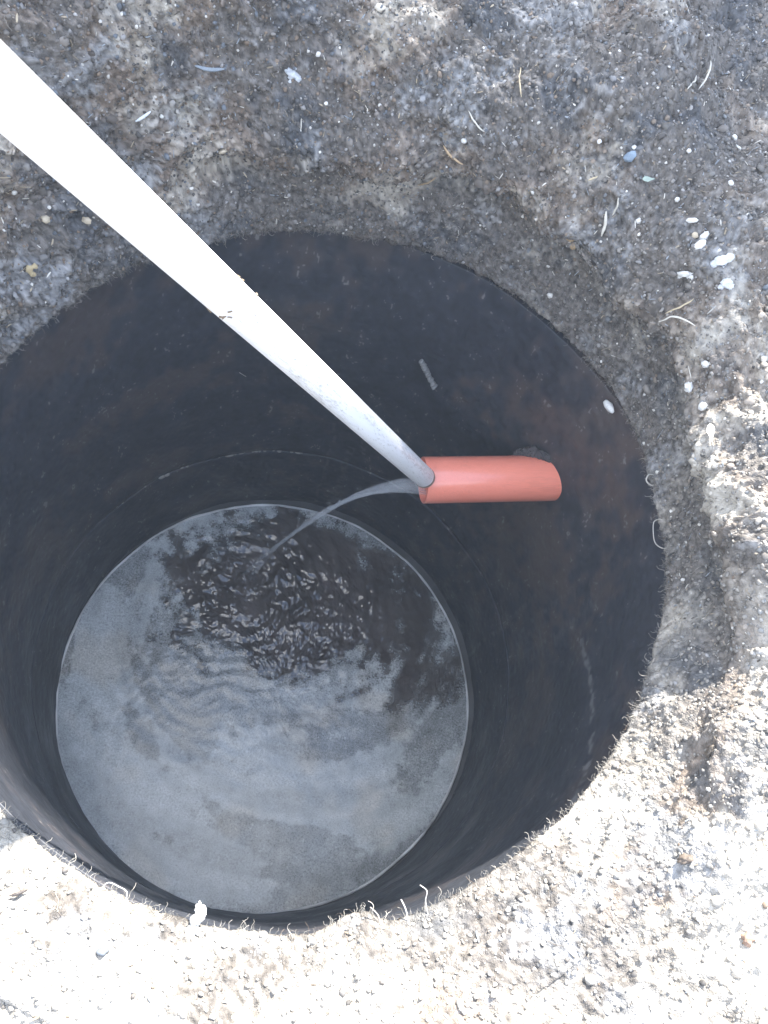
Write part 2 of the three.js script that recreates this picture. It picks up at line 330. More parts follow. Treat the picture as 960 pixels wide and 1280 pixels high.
{
  const wm = new THREE.MeshPhysicalMaterial({ vertexColors: true, roughness: 0.05, ior: 1.6, specularIntensity: 1 });
  const w = mesh('water', disc(170, 700, 0.648, WATER, null, (x, z) => { const k = 1 + 0.5 * fbm(x * 7, 0, z * 7, 3); return [0.060 * k, 0.050 * k, 0.046 * k]; }), wm);
  w.userData.kind = 'structure'; w.userData.label = 'murky round pool at the shaft bottom rippled by the falling water';
  const open = (x, z) => { // > 0 where the falling water has pushed the film away
    const dx = x - 0.10, dz = z + 0.30, c = Math.cos(0.1), s = Math.sin(0.1), ex = (dx * c + dz * s) / 0.44, ez = (-dx * s + dz * c) / 0.285;
    let o = 1 - Math.hypot(ex, ez) + 0.34 * fbm(x * 4.5, 9, z * 4.5, 3) + 0.16 * fbm(x * 22, 9, z * 22, 3, 0.6);
    const e2 = 1 - Math.hypot((x - 0.47) / 0.2, (z + 0.2) / 0.23) + 0.15 * fbm(x * 7, 5, z * 7, 3); // film thinned to a darker patch on the right
    o = Math.max(o, Math.min(e2 * 0.9, 0.035));
    return o;
  };
  const T = 1250, cv = new Uint8Array(T * T * 4), av = new Uint8Array(T * T * 4), srgb = v => Math.round(255 * Math.min(1, v <= 0.0031308 ? v * 12.92 : 1.055 * Math.pow(v, 1 / 2.4) - 0.055));
  for (let j = 0; j < T; j++) for (let i = 0; i < T; i++) {
    const x = ((i + 0.5) / T - 0.5) * 1.3, z = ((j + 0.5) / T - 0.5) * 1.3, q = (j * T + i) * 4;
    if (x * x + z * z > 0.43) { av[q + 3] = cv[q + 3] = 255; continue; }
    const grain = N3(x * 170, 2, z * 170), fine = N3(x * 330, 5, z * 330), n = fbm(x * 24, 3, z * 24, 3, 0.65);
    // the current round the falling water draws the film out into curved bands
    const px = x - 0.08, pz = z + 0.26, pr = Math.hypot(px, pz), pa = Math.atan2(pz, px) + 1.3 * pr;
    const band = fbm(Math.cos(pa) * 1.1 + 4, pr * 9.5, Math.sin(pa) * 1.1, 4, 0.55), wide = fbm(Math.cos(pa) * 0.8, pr * 3.6, Math.sin(pa) * 0.8 + 9, 3);
    const o = open(x, z);
    let al = sstep(-0.17, 0.16, -o + 0.10 * n + 0.26 * band + 0.07 * grain + 0.02);
    al *= 1 - 0.15 * sstep(0.05, 0.5, -band + 0.3 * wide + 0.5 * grain);
    let k = 0.28 * (1 + 0.30 * n + 0.16 * band + 0.26 * wide + 0.6 * grain + 0.6 * fine);
    k += 0.15 * sstep(0.10, 0.22, wide + 0.12 * band + 0.1 * n) * sstep(0.25, 0.4, pr);
    k = lerp(k, 0.58, 0.55 * sstep(0.44, 0.62, N3(x * 85, 4, z * 85)));
    const br = sstep(0.1, 0.5, fbm(x * 5 - 4, 2, z * 5, 2) + 0.3 * band);
    cv[q] = srgb(k * lerp(0.94, 1.0, br)); cv[q + 1] = srgb(k * lerp(0.99, 0.98, br)); cv[q + 2] = srgb(k * lerp(0.985, 0.90, br)); cv[q + 3] = 255;
    av[q] = av[q + 1] = av[q + 2] = Math.round(255 * al); av[q + 3] = 255;
  }
  const tex = (d, c) => { const t = new THREE.DataTexture(d, T, T, THREE.RGBAFormat, THREE.UnsignedByteType); t.magFilter = THREE.LinearFilter; t.minFilter = THREE.LinearMipmapLinearFilter; t.generateMipmaps = true; if (c) t.colorSpace = THREE.SRGBColorSpace; t.needsUpdate = true; return t; };
  const film = disc(110, 420, 0.6405, WATER + 0.0016, null, () => [1, 1, 1]), fp = film.attributes.position, fu = [];
  for (let k = 0; k < fp.count; k++) fu.push(fp.getX(k) / 1.3 + 0.5, fp.getZ(k) / 1.3 + 0.5);
  film.setAttribute('uv', new THREE.Float32BufferAttribute(fu, 2)); film.deleteAttribute('color');
  const f = mesh('scum_film', film, new THREE.MeshStandardMaterial({ map: tex(cv, true), alphaMap: tex(av, false), transparent: true, roughness: 0.22 }));
  tag(f, 'grey speckled scum film floating over most of the water', 'scum'); f.userData.kind = 'stuff';
}

// ------------------------------------------------------------------ orange drain pipe
{
  const t = thing('drain_pipe', 'orange plastic drain pipe sticking out of the shaft wall', 'pipe', PIPE0.toArray());
  t.quaternion.setFromUnitVectors(new THREE.Vector3(0, 1, 0), PIPED);
  const R = 0.0575, r = 0.0540, L = 0.52;
  const p = [[r, L], [r, 0.0012], [r + 0.0008, 0.0002], [R - 0.0009, 0], [R, 0.0012], [R, 0.03], [R, 0.09], [R, 0.2], [R, L]].map(a => new THREE.Vector2(...a));
  const g = new THREE.LatheGeometry(p, 96);
  const a = tileNoise(31, 12), b = tileNoise(32, 80), c = tileNoise(33, 260);
  const map = dataTex(512, 512, (i, j) => {
    const u = i / 512, v = j / 512, dirt = sstep(0.70, 0.86, 0.5 * a(u, v) + 0.3 * b(u, v) + 0.3 * c(u, v)) * 0.12;
    const k = 0.95 + 0.06 * (b(u * 2, v * 2) - 0.5);
    return [lerp(0.84 * k, 0.3, dirt), lerp(0.262 * k, 0.10, dirt), lerp(0.180 * k, 0.07, dirt)];
  }, true);
  const bump = dataTex(256, 256, (i, j) => { const h = 0.5 * b(i / 256, j / 256 * 3) + 0.5 * a(i / 256, j / 256 * 3); return [h, h, h]; });
  mesh('barrel', g, new THREE.MeshPhysicalMaterial({ map, roughness: 0.30, clearcoat: 0.7, clearcoatRoughness: 0.12, bumpMap: bump, bumpScale: 0.0006, side: THREE.DoubleSide }), t);
}

// ------------------------------------------------------------------ long white pole
{
  const TIP = new THREE.Vector3(0.287, -0.346, -0.268), A = new THREE.Vector3(-0.336, 0.830, 0.080);
  const dir = A.clone().sub(TIP).normalize();
  const t = thing('white_pole', 'long white plastic pole leaning into the pit onto the orange pipe', 'pole', TIP.toArray());
  t.quaternion.setFromUnitVectors(new THREE.Vector3(0, 1, 0), dir);
  const R = 0.0245, JO = 1.02;
  const tube = (y0, y1, ro, ri) => new THREE.LatheGeometry([[ri, y0], [ro - 0.0015, y0], [ro, y0 + 0.0015], [ro, lerp(y0, y1, 0.33)], [ro, lerp(y0, y1, 0.66)], [ro, y1 - 0.0015], [ro - 0.0015, y1], [ri, y1], [ri, y0]].map(p => new THREE.Vector2(...p)), 64);
  const a = tileNoise(41, 10), b = tileNoise(42, 64), c = tileNoise(43, 220);
  const dirty = dataTex(512, 1024, (i, j) => {
    const u = i / 512, v = j / 1024;
    const d = sstep(0.60, 0.8, 0.35 * a(u, v * 2) + 0.4 * b(u, v * 3) + 0.35 * c(u, v * 3));
    const sp = sstep(0.83, 0.9, c(u * 1.0, v * 2.2) * 0.7 + 0.3 * b(u, v));
    const film = 0.30 * sstep(0.3, 0.8, a(u * 0.5, v * 3));
    let R = lerp(0.77, 0.56, film), G = lerp(0.77, 0.56, film), B = lerp(0.77, 0.55, film);
    R = lerp(R, 0.38, d * 0.5); G = lerp(G, 0.35, d * 0.5); B = lerp(B, 0.31, d * 0.5);
    R = lerp(R, 0.12, sp); G = lerp(G, 0.09, sp); B = lerp(B, 0.07, sp);
    return [R, G, B];
  }, true);
  const white = mat(0.82, 0.82, 0.82, 0.35);
  const lo = mesh('lower_section', tube(0.012, JO, R, 0.021), new THREE.MeshStandardMaterial({ map: dirty, roughness: 0.42 }), t);
  lo.userData.label = 'mud speckled lower length of the pole';
  mesh('upper_section', tube(JO + 0.0008, 2.2, R + 0.0001, 0.021), white, t);
  const tip = mesh('muddy_tip', tube(0, 0.0115, R + 0.0006, 0.020), mat(0.20, 0.15, 0.115, 0.6), t); tip.userData.label = 'brown mud caked on the pole end';
  // smears and bits of root stuck at the joint
  const r = rng(9), bits = [];
  for (let k = 0; k < 18; k++) {
    const th = r() * 6.283, y = JO - 0.003 + 0.02 * (r() - 0.6) * (k % 3 ? 1 : 2.5), L = 0.004 + 0.012 * r() * r(), tl = (r() - 0.5) * 2;
    const pts = []; for (let q = 0; q < 4; q++) { const s = (q / 3 - 0.5) * L, aa = th + (s * Math.cos(tl)) / R + 0.02 * r(), yy = y + s * Math.sin(tl); const rr = R + 0.0014; pts.push(new THREE.Vector3(rr * Math.cos(aa), yy, rr * Math.sin(aa))); }
    bits.push(new THREE.TubeGeometry(new THREE.CatmullRomCurve3(pts), 5, 0.0006 + 0.0006 * r(), 4));
  }
  const bm = mesh('stuck_dirt', mergeGeometries(bits), mat(0.20, 0.15, 0.10, 0.9), t); bm.userData.kind = 'stuff';
}

// ------------------------------------------------------------------ water running out of the orange pipe
{
  const P = new THREE.Vector3(0.318, -0.458, -0.300);
  const t = thing('water_stream', 'thin grey stream of water falling from the orange pipe mouth', 'water stream', P.toArray());
  const m = new THREE.MeshPhysicalMaterial({ color: lin(0.62, 0.65, 0.67), roughness: 0.08, transparent: true, opacity: 0.13, ior: 1.33 });
  const r = rng(12);
  for (let k = 0; k < 6; k++) {
    const off = (k - 2.5) / 2.5, pts = [], n = 26, vj = 1 + 0.06 * off + 0.05 * (r() - 0.5), ph = r() * 6;
    for (let q = 0; q <= n; q++) {
      const s = q / n, e = Math.min(1, s * 1.0);
      const x = lerp(0, HIT.x - P.x, e) * lerp(1, vj, e), y = (HIT.y - P.y - 0.005) * e * e + 0.006 * Math.abs(off) * (1 - e), z = lerp(0, HIT.z - P.z, e) + off * lerp(0.020, 0.0045 + 0.010 * e * e, sstep(0, 0.4, e)) + 0.007 * Math.sin(ph + e * 14) * e;
      pts.push(new THREE.Vector3(x + 0.06 * (1 - sstep(0, 0.12, s)) * 0, y, z));
    }
    const g = new THREE.TubeGeometry(new THREE.CatmullRomCurve3(pts), 110, 0.0066 - 0.0022 * Math.abs(off), 10);
    const ps = g.attributes.position, cv = new THREE.CatmullRomCurve3(pts);
    for (let i = 0; i <= 110; i++) {
      const c = cv.getPointAt(i / 110), w = (0.8 + (0.4 + 0.9 * i / 110) * N3(i * 0.22, k * 3.3, 0.5)) * lerp(1.2, 0.8, i / 110);
      for (let j = 0; j <= 10; j++) { const q = i * 11 + j; ps.setXYZ(q, c.x + (ps.getX(q) - c.x) * w, c.y + (ps.getY(q) - c.y) * w, c.z + (ps.getZ(q) - c.z) * w); }
    }
    g.computeVertexNormals();
    mesh('strand', g, m, t);
  }
  const drops = [];
  for (let k = 0; k < 60; k++) {
    const e = 0.35 + 0.68 * Math.sqrt(r()), q = 0.0012 + 0.0022 * r();
    const g = new THREE.IcosahedronGeometry(q, 1); g.translate((HIT.x - P.x) * e + 0.03 * (r() - 0.5), (HIT.y - P.y) * e * e + 0.03 * (r() - 0.5) + 0.01, (HIT.z - P.z) * e + 0.05 * (r() - 0.5)); drops.push(g);
  }
  const d = mesh('drops', mergeGeometries(drops), m, t); d.userData.kind = 'stuff';
  const bub = [];
  for (let k = 0; k < 190; k++) {
    const a = r() * 6.283, q = 0.0014 + 0.0034 * r() * r(), D = 0.02 + 0.20 * Math.pow(r(), 1.3), x = HIT.x + D * Math.cos(a) * 1.15, z = HIT.z + D * Math.sin(a) * 0.8;
    if (Math.hypot(x, z) > 0.62) continue;
    const g = new THREE.SphereGeometry(q, 10, 5, 0, 6.283, 0, 1.6); g.translate(x, HIT.y + ripple(x, z) + 0.0006, z); bub.push(g);
  }
  const fo = mesh('bubbles', mergeGeometries(bub), new THREE.MeshPhysicalMaterial({ color: lin(0.92, 0.93, 0.94), roughness: 0.05, transmission: 0.8, thickness: 0, ior: 1.33, side: THREE.DoubleSide }));
  tag(fo, 'small bubbles floating round the place where the stream hits', 'bubbles'); fo.userData.kind = 'stuff';
}
// ------------------------------------------------------------------ a leafy tree outside the picture whose shade dapples the far right bank
{
  const c0 = new THREE.Vector3(0.62, 0.12, -0.62).addScaledVector(SUN, 8.4);
  const base = new THREE.Vector3(4.6, 0.30, -7.6);
  const t = thing('leafy_tree', 'leafy tree on the sunny side whose shade dapples the far right bank', 'tree', base.toArray());
  const bark = mat(0.10, 0.08, 0.06, 0.95), local = v => v.clone().sub(base);
  const top = new THREE.Vector3(4.3, 6.0, -7.3);
  const limb = (a, b, m, r0, r1) => { const cv = new THREE.CatmullRomCurve3([a, m, b]), g = new THREE.TubeGeometry(cv, 24, r0, 9), p = g.attributes.position; for (let i = 0; i <= 24; i++) { const q = cv.getPointAt(i / 24), w = lerp(1, r1 / r0, i / 24); for (let k = 0; k <= 9; k++) { const n = i * 10 + k; p.setXYZ(n, q.x + (p.getX(n) - q.x) * w, q.y + (p.getY(n) - q.y) * w, q.z + (p.getZ(n) - q.z) * w); } } g.computeVertexNormals(); return g; };
  mesh('trunk', limb(new THREE.Vector3(0, -0.2, 0), local(top), new THREE.Vector3(0.2, 2.6, -0.05), 0.15, 0.07), bark, t);
  const r = rng(21), clumps = [], right = new THREE.Vector3().crossVectors(SUN, new THREE.Vector3(0, 1, 0)).normalize(), up = new THREE.Vector3().crossVectors(right, SUN).normalize();
  for (let k = 0; k < 96; k++) {
    const tx = lerp(-1.0, 1.45, r()), tz = lerp(-1.25, -0.02, r());
    if (tx > 0.95 && tz < -0.85 || tx < 0.1 && tz > -0.25 || tx > 0.55 && tz > -0.22 || Math.hypot(tx - 0.42, tz + 0.9) < 0.16 || r() < 0.72 * sstep(0.45, 0.95, tx)) continue;
    clumps.push(new THREE.Vector3(tx, 0.15, tz).addScaledVector(SUN, 7.7 + 1.4 * r()));
  }
  for (let k = 0; k < 7; k++) { const e = clumps[(k * 6 + 2) % clumps.length]; mesh('branch', limb(local(top).lerp(new THREE.Vector3(0.15, 3.6, 0), 0.3 * r()), local(e), local(top).lerp(local(e), 0.5).add(new THREE.Vector3(0, 0.25, 0)), 0.04, 0.006), bark, t); }
  const lg = new THREE.PlaneGeometry(0.03, 0.062, 2, 3), lp = lg.attributes.position;
  for (let k = 0; k < lp.count; k++) { const y = lp.getY(k) / 0.031, w = Math.sqrt(Math.max(0.02, 1 - y * y * 0.98)); lp.setX(k, lp.getX(k) * w); lp.setZ(k, 0.01 * Math.abs(lp.getX(k)) / 0.015 - 0.008 * y * y); }
  lg.computeVertexNormals();
  const per = 62, im = new THREE.InstancedMesh(lg, new THREE.MeshStandardMaterial({ color: lin(0.05, 0.11, 0.03), roughness: 0.6, side: THREE.DoubleSide }), clumps.length * per);
  const M4 = new THREE.Matrix4(), Q = new THREE.Quaternion(); let n = 0;
  for (const c of clumps) for (let k = 0; k < per; k++) {
    const v = new THREE.Vector3(r() + r() + r() - 1.5, r() + r() + r() - 1.5, r() + r() + r() - 1.5).multiplyScalar(0.17).add(local(c));
    Q.setFromEuler(new THREE.Euler(r() * 6.28, r() * 6.28, r() * 6.28)); M4.compose(v, Q, new THREE.Vector3(1, 1, 1).multiplyScalar(0.8 + 0.5 * r())); im.setMatrixAt(n++, M4);
  }
  im.name = 'foliage'; im.castShadow = im.receiveShadow = true; im.userData.kind = 'stuff'; t.add(im);
}

// ------------------------------------------------------------------ loose matter in the soil: grit, chips, root hairs
const TH = i => i / NT * 2 * Math.PI - Math.PI;
function frame(p, n, spin, tilt, r) { // an orientation whose y is near the surface normal
  const q = new THREE.Quaternion().setFromUnitVectors(new THREE.Vector3(0, 1, 0), n);
  return q.multiply(new THREE.Quaternion().setFromEuler(new THREE.Euler(tilt * (r() - 0.5), spin, tilt * (r() - 0.5), 'YXZ')));
}
function scatter(name, label, variants, count, seed, pick, place, paint, material) {
  const r = rng(seed), per = Math.floor(count / variants.length);
  variants.forEach((g, vi) => {
    const im = new THREE.InstancedMesh(g, material, per), M = new THREE.Matrix4();
    for (let k = 0; k < per; k++) {
      const [i, j] = pick(r), p = surf(i, j), n = surfN(i, j), o = place(p, n, r, i, j);
      M.compose(o.p, o.q, o.s); im.setMatrixAt(k, M); im.setColorAt(k, paint(r, i, j));
    }
    im.name = numbered(name); im.castShadow = im.receiveShadow = true; im.userData.kind = 'stuff'; im.userData.label = label; scene.add(im);
  });
}
const VIEW = (r, s0, s1) => { // rows by area, columns that the picture sees
  for (;;) {
    const s = lerp(s0, s1, r()), i = Math.floor(r() * NT), th = i / NT * 360 - 180;
    if (r() > (0.65 + s) / (0.65 + s1)) continue;
    if ((th > 20 || th < -165) && s > 0.5) continue;
    return [i, rowOf(s)];
  }
};
const TONES = [[0.065, 0.060, 0.056], [0.12, 0.108, 0.097], [0.17, 0.158, 0.146], [0.16, 0.12, 0.088], [0.25, 0.242, 0.235], [0.105, 0.118, 0.135], [0.52, 0.50, 0.46]];
const toneAt = (r, th, light) => { const d = DRY_LIT(th), x = r(); const t = x < 0.26 ? 0 : x < 0.5 ? 1 : x < 0.68 ? 2 : x < 0.8 ? 3 : x < 0.9 - light ? 5 : x < 0.978 - light ? 4 : 6; const c = TONES[t], k = 0.8 + 0.4 * r(); const m = r() < 0.06 ? 0 : Math.min(1, d * 0.9); return lin(lerp(c[0], Math.max(c[0], 0.30), m) * k, lerp(c[1], Math.max(c[1], 0.28), m) * k, lerp(c[2], Math.max(c[2], 0.245), m) * k); };  // grains painted paler toward the sunlit side, like the soil under them
{
  const mk = seed => { const r = rng(seed), g = mergeVertices(new THREE.IcosahedronGeometry(1, 1).deleteAttribute('uv').deleteAttribute('normal')), p = g.attributes.position; for (let k = 0; k < p.count; k++) { const w = 0.75 + 0.5 * r(); p.setXYZ(k, p.getX(k) * w, p.getY(k) * w * 0.75, p.getZ(k) * w); } g.computeVertexNormals(); return g; };
  scatter('grit', 'small crumbs and grains of soil all over the bank', [mk(1), mk(2), mk(3)], 60000, 101, r => VIEW(r, 0.004, 1.25), (p, n, r) => {
    const q = 0.0012 + 0.0030 * r() * r() + (r() < 0.02 ? 0.004 * r() : 0);
    return { p: p.addScaledVector(n, q * 0.3), q: frame(p, n, r() * 6.28, 1.2, r), s: new THREE.Vector3(q * (0.8 + 0.6 * r()), q, q * (0.8 + 0.5 * r())) };
  }, (r, i) => toneAt(r, TH(i), 0.0), new THREE.MeshStandardMaterial({ roughness: 0.75 }));
  scatter('clods', 'crumbly clods of the same soil half bedded in the bank', [mk(4), mk(5), mk(6), mk(7)], 7000, 111, r => { let a; do a = VIEW(r, 0.03, 1.25); while (r() < 1.1 * DRY_LIT(TH(a[0])) - 0.15); return a; }, (p, n, r) => {
    const q = 0.003 + 0.0065 * r() * r() * r();
    return { p: p.addScaledVector(n, -q * 0.1), q: frame(p, n, r() * 6.28, 1.2, r), s: new THREE.Vector3(q * (0.8 + 0.7 * r()), q * 0.9, q * (0.8 + 0.5 * r())) };
  }, (r, i, j) => { const k = ((((i % NT) + NT) % NT) * NS + j) * 3, m = 0.7 + 0.7 * r(); return lin(col[k] * m, col[k + 1] * m, col[k + 2] * m); }, new THREE.MeshStandardMaterial({ roughness: 0.85 }));
  const chip = seed => { const r = rng(seed), g = new THREE.BoxGeometry(1, 1, 1, 3, 1, 1), p = g.attributes.position; for (let k = 0; k < p.count; k++) { const x = p.getX(k) * 2, tp = 1 - 0.75 * Math.pow(Math.abs(x), 1.5) * (x > 0 ? 1 : 0.6); p.setY(k, p.getY(k) + 0.9 * (0.5 - x * x) * (r() * 0.2 + 0.4)); p.setZ(k, p.getZ(k) * tp + (seed % 3 ? 0.12 : 0.45) * Math.sin(x * 1.4 + seed)); } g.computeVertexNormals(); return g; };
  scatter('chips', 'splinters of straw and wood strewn in the soil', [chip(1), chip(2), chip(3), chip(4), chip(5)], 12000, 202, r => { let a; do a = VIEW(r, 0.02, 1.2); while (r() < 0.75 * DRY_LIT(TH(a[0])) - 0.05); return a; }, (p, n, r) => {
    const L = 0.003 + 0.011 * Math.pow(r(), 2.5) + (r() < 0.05 ? 0.016 * r() : 0);
    return { p: p.addScaledVector(n, 0.0006), q: frame(p, n, r() * 6.28, 0.9, r), s: new THREE.Vector3(L, 0.0009, 0.0008 + 0.0030 * r() * r()) };
  }, (r, i) => { const x = r(), k = 0.55 + 0.6 * r(), c = x < 0.36 ? [0.30, 0.25, 0.18] : x < 0.58 ? [0.25, 0.275, 0.30] : x < 0.84 ? [0.07, 0.055, 0.042] : [0.55, 0.52, 0.46]; return lin(c[0] * k, c[1] * k, c[2] * k); }, new THREE.MeshStandardMaterial({ roughness: 0.6 }));
  const hair = (seed, thick = 0.011) => { const r = rng(seed), pts = []; let a = 0; let x = 0, z = 0; for (let k = 0; k < 6; k++) { pts.push(new THREE.Vector3(x, 0.10 * Math.sin(k * 1.3 + seed) + 0.06 * k * (seed % 2), z)); a += (r() - 0.5) * 1.5; x += 0.2 * Math.cos(a); z += 0.2 * Math.sin(a); } return new THREE.TubeGeometry(new THREE.CatmullRomCurve3(pts), 12, thick, 3); };
  const hairs = [1, 2, 3, 4, 5, 6].map(k => hair(k)), edgeHairs = [1, 2, 3, 4, 5, 6].map(k => hair(k, 0.022));
  scatter('root_hairs', 'fine pale root hairs matted into the soil', hairs, 12000, 303, r => { let a; do a = VIEW(r, 0.0, 0.8); while (r() < 0.6 * DRY_LIT(TH(a[0])) - 0.1); return r() < 0.45 ? [a[0], rowOf(0.16 * r() * r())] : a; }, (p, n, r) => {
    const L = 0.008 + 0.026 * r() * r(); const w = 0.4 + 0.5 * r();
    return { p: p.addScaledVector(n, 0.0004), q: frame(p, n, r() * 6.28, 0.7, r), s: new THREE.Vector3(L, L * w, L) };
  }, (r, i) => { const k = 0.5 + 0.7 * r(), d = DRY_LIT(TH(i)); return r() < 0.4 ? lin(0.18 * k, 0.135 * k, 0.095 * k) : lin(lerp(0.22, 0.34, d) * k, lerp(0.205, 0.32, d) * k, lerp(0.185, 0.28, d) * k); }, new THREE.MeshStandardMaterial({ roughness: 0.7 }));
  // hairs that poke out over the edge of the mouth
  scatter('edge_hairs', 'root hairs poking out over the edge of the mouth', edgeHairs, 1900, 404, r => [Math.floor(r() * NT), rowOf(-0.006 + 0.02 * r())], (p, n, r, i) => {
    const th = TH(i), L = 0.008 + 0.022 * r() * r() * r(), inw = new THREE.Vector3(-Math.cos(th) + 0.9 * (r() - 0.5), 0.5 * (r() - 0.2), -Math.sin(th) + 0.9 * (r() - 0.5)).normalize();
    return { p, q: new THREE.Quaternion().setFromUnitVectors(new THREE.Vector3(1, 0, 0), inw).multiply(new THREE.Quaternion().setFromAxisAngle(new THREE.Vector3(1, 0, 0), r() * 6.28)), s: new THREE.Vector3(L, L, L) };
  }, (r, i) => { const k = 0.5 + 0.7 * r(), d = DRY_LIT(TH(i)); return lin(lerp(0.24, 0.34, d) * k, lerp(0.22, 0.32, d) * k, lerp(0.19, 0.28, d) * k); }, new THREE.MeshStandardMaterial({ roughness: 0.7 }));
}
// ------------------------------------------------------------------ single bits one can pick out on the bank, each set on the soil
const WHITE = [0.60, 0.59, 0.56], STRAW = [0.46, 0.38, 0.25], PALE = [0.56, 0.53, 0.46], TAN = [0.34, 0.25, 0.15], BLUE = [0.20, 0.26, 0.33], BEIGE = [0.45, 0.38, 0.28], DARK = [0.055, 0.045, 0.04];
function spot(deg, s, lift = 0) { const i = colOf(deg), j = rowOf(s); const n = surfN(i, j); return { p: surf(i, j).addScaledVector(n, lift), n }; }
const grainTex = (() => { const a = tileNoise(61, 30), b = tileNoise(62, 110); return dataTex(256, 256, (i, j) => { const k = 0.62 + 0.5 * a(i / 256, j / 256) * 0.6 + 0.3 * b(i / 256, j / 256); return [k, k, k]; }, true); })();
const bitMat = (c, rough = 0.7) => new THREE.MeshStandardMaterial({ color: lin(...c), map: grainTex, roughness: rough });
function lump(radius, seed, sx = 1, sy = 1, sz = 1, knobs = 0.22) {
  const g = mergeVertices(new THREE.IcosahedronGeometry(1, 3).deleteAttribute('uv').deleteAttribute('normal')), p = g.attributes.position, uv = [];
  for (let k = 0; k < p.count; k++) {
    const x = p.getX(k), y = p.getY(k), z = p.getZ(k), w = 1 + knobs * fbm(x * 1.7 + seed, y * 1.7, z * 1.7 - seed, 3, 0.55);
    p.setXYZ(k, x * w * sx * radius, y * w * sy * radius, z * w * sz * radius); uv.push(x * 0.5 + z * 0.2, y * 0.5 + z * 0.3);
  }
  g.setAttribute('uv', new THREE.Float32BufferAttribute(uv, 2)); g.computeVertexNormals(); return g;
}
let seedNo = 1;
function pebble(name, label, category, deg, s, r, c, shape = [1, 0.8, 1], knobs = 0.22, group, turn = 0) {
  const { p, n } = spot(deg, s, r * shape[1] * 0.45), o = mesh(name, lump(r * 0.86, seedNo++ * 3.7, ...shape, knobs), bitMat(c));
  o.position.copy(p); o.quaternion.setFromUnitVectors(new THREE.Vector3(0, 1, 0), n).multiply(new THREE.Quaternion().setFromAxisAngle(new THREE.Vector3(0, 1, 0), turn));
  return tag(o, label, category, group);
}
function stalk(name, label, category, a, b, r, c, bend = 0.12, flat = 1, lift = 0.0065, group) { // from one place on the bank to another, tapered, a little bent
  const A = spot(a[0], a[1], lift), B = spot(b[0], b[1], lift), n = A.n.clone().add(B.n).normalize(), d = B.p.clone().sub(A.p), L = d.length(), side = d.clone().cross(n).normalize();
  const rr = rng(seedNo++ * 911), pts = [];
  for (let k = 0; k <= 6; k++) { const t = k / 6; pts.push(d.clone().multiplyScalar(t).addScaledVector(side, bend * L * Math.sin(t * Math.PI) + 0.03 * L * (rr() - 0.5)).addScaledVector(n, 0.05 * L * Math.sin(t * 3.1) + 0.002 * rr())); }
  const cv = new THREE.CatmullRomCurve3(pts), N = 22, M = 7, g = new THREE.TubeGeometry(cv, N, r * 1.05, M), p = g.attributes.position;
  for (let i = 0; i <= N; i++) { const q = cv.getPointAt(i / N), t = i / N, w = (1 - 0.7 * Math.pow(Math.abs(t * 2 - 1), 3)) * (0.9 + 0.25 * (rr() - 0.5)); for (let k = 0; k <= M; k++) { const m = i * (M + 1) + k, v = new THREE.Vector3(p.getX(m), p.getY(m), p.getZ(m)).sub(q).multiplyScalar(w); v.addScaledVector(n, -v.dot(n) * (1 - 1 / flat)); p.setXYZ(m, q.x + v.x, q.y + v.y, q.z + v.z); } }
  g.computeVertexNormals();
  const o = mesh(name, g, bitMat(c, 0.6)); o.position.copy(A.p); return tag(o, label, category, group);
}
function leafBit(name, label, a, b, width, c) {
  const A = spot(a[0], a[1], 0.005), B = spot(b[0], b[1], 0.005), d = B.p.clone().sub(A.p), L = d.length(), n = A.n.clone().add(B.n).normalize(), x = d.clone().normalize(), z = x.clone().cross(n).normalize(), y = z.clone().cross(x);
  const sh = new THREE.Shape(); sh.moveTo(0, 0); sh.bezierCurveTo(0.1 * L, 0.5 * width, 0.25 * L, 0.62 * width, 0.42 * L, 0.5 * width); sh.lineTo(0.7 * L, 0.24 * width); sh.lineTo(L, 0); sh.lineTo(0.62 * L, -0.3 * width); sh.lineTo(0.4 * L, -0.56 * width); sh.lineTo(0.14 * L, -0.36 * width); sh.closePath();
  const g = new THREE.ExtrudeGeometry(sh, { depth: 0.0007, bevelEnabled: false, steps: 1, curveSegments: 8 }), p = g.attributes.position;
  for (let k = 0; k < p.count; k++) p.setZ(k, p.getZ(k) + 0.22 * Math.abs(p.getY(k)) + 0.1 * L * Math.pow(p.getX(k) / L, 2));
  g.computeVertexNormals();
  const o = mesh(name, g, bitMat(c, 0.65)); o.position.copy(A.p); o.quaternion.setFromRotationMatrix(new THREE.Matrix4().makeBasis(x, z.clone().negate(), y)); return tag(o, label, 'leaf');
}
function cluster(name, label, category, deg, s, c, bits) { // a clump of stuck-together flakes: one mesh
  const { p, n } = spot(deg, s, 0.002), gs = bits.map(([x, z, r, sx, sz], k) => { const g = lump(r, seedNo++ * 2.3 + k, sx || 1, 0.55, sz || 1, 0.5); g.rotateY(k * 1.3); g.translate(x, r * 0.3, z); return g; });
  const o = mesh(name, mergeGeometries(gs), bitMat(c)); o.position.copy(p); o.quaternion.setFromUnitVectors(new THREE.Vector3(0, 1, 0), n); return tag(o, label, category);
}
pebble('white_pebble', 'tiny round white pebble on the dark bank just right of the pole', 'pebble', -116.3, 0.277, 0.0045, WHITE);
pebble('pale_pebble', 'rough pale grey pebble low on the far bank above the shaft edge', 'pebble', -95.3, 0.137, 0.0095, [0.36, 0.33, 0.29], [1, 0.8, 1], 0.4);
pebble('white_pebble', 'round white pebble beside the broken tan twig on the far bank', 'pebble', -69.8, 0.299, 0.0062, WHITE);
pebble('white_pebble', 'round white pebble on the loose soil left of the long white flake', 'pebble', -40.4, 0.353, 0.0062, WHITE);
pebble('white_pebble', 'small round white pebble up left of the bluish stone', 'pebble', -51.8, 0.418, 0.0048, WHITE);
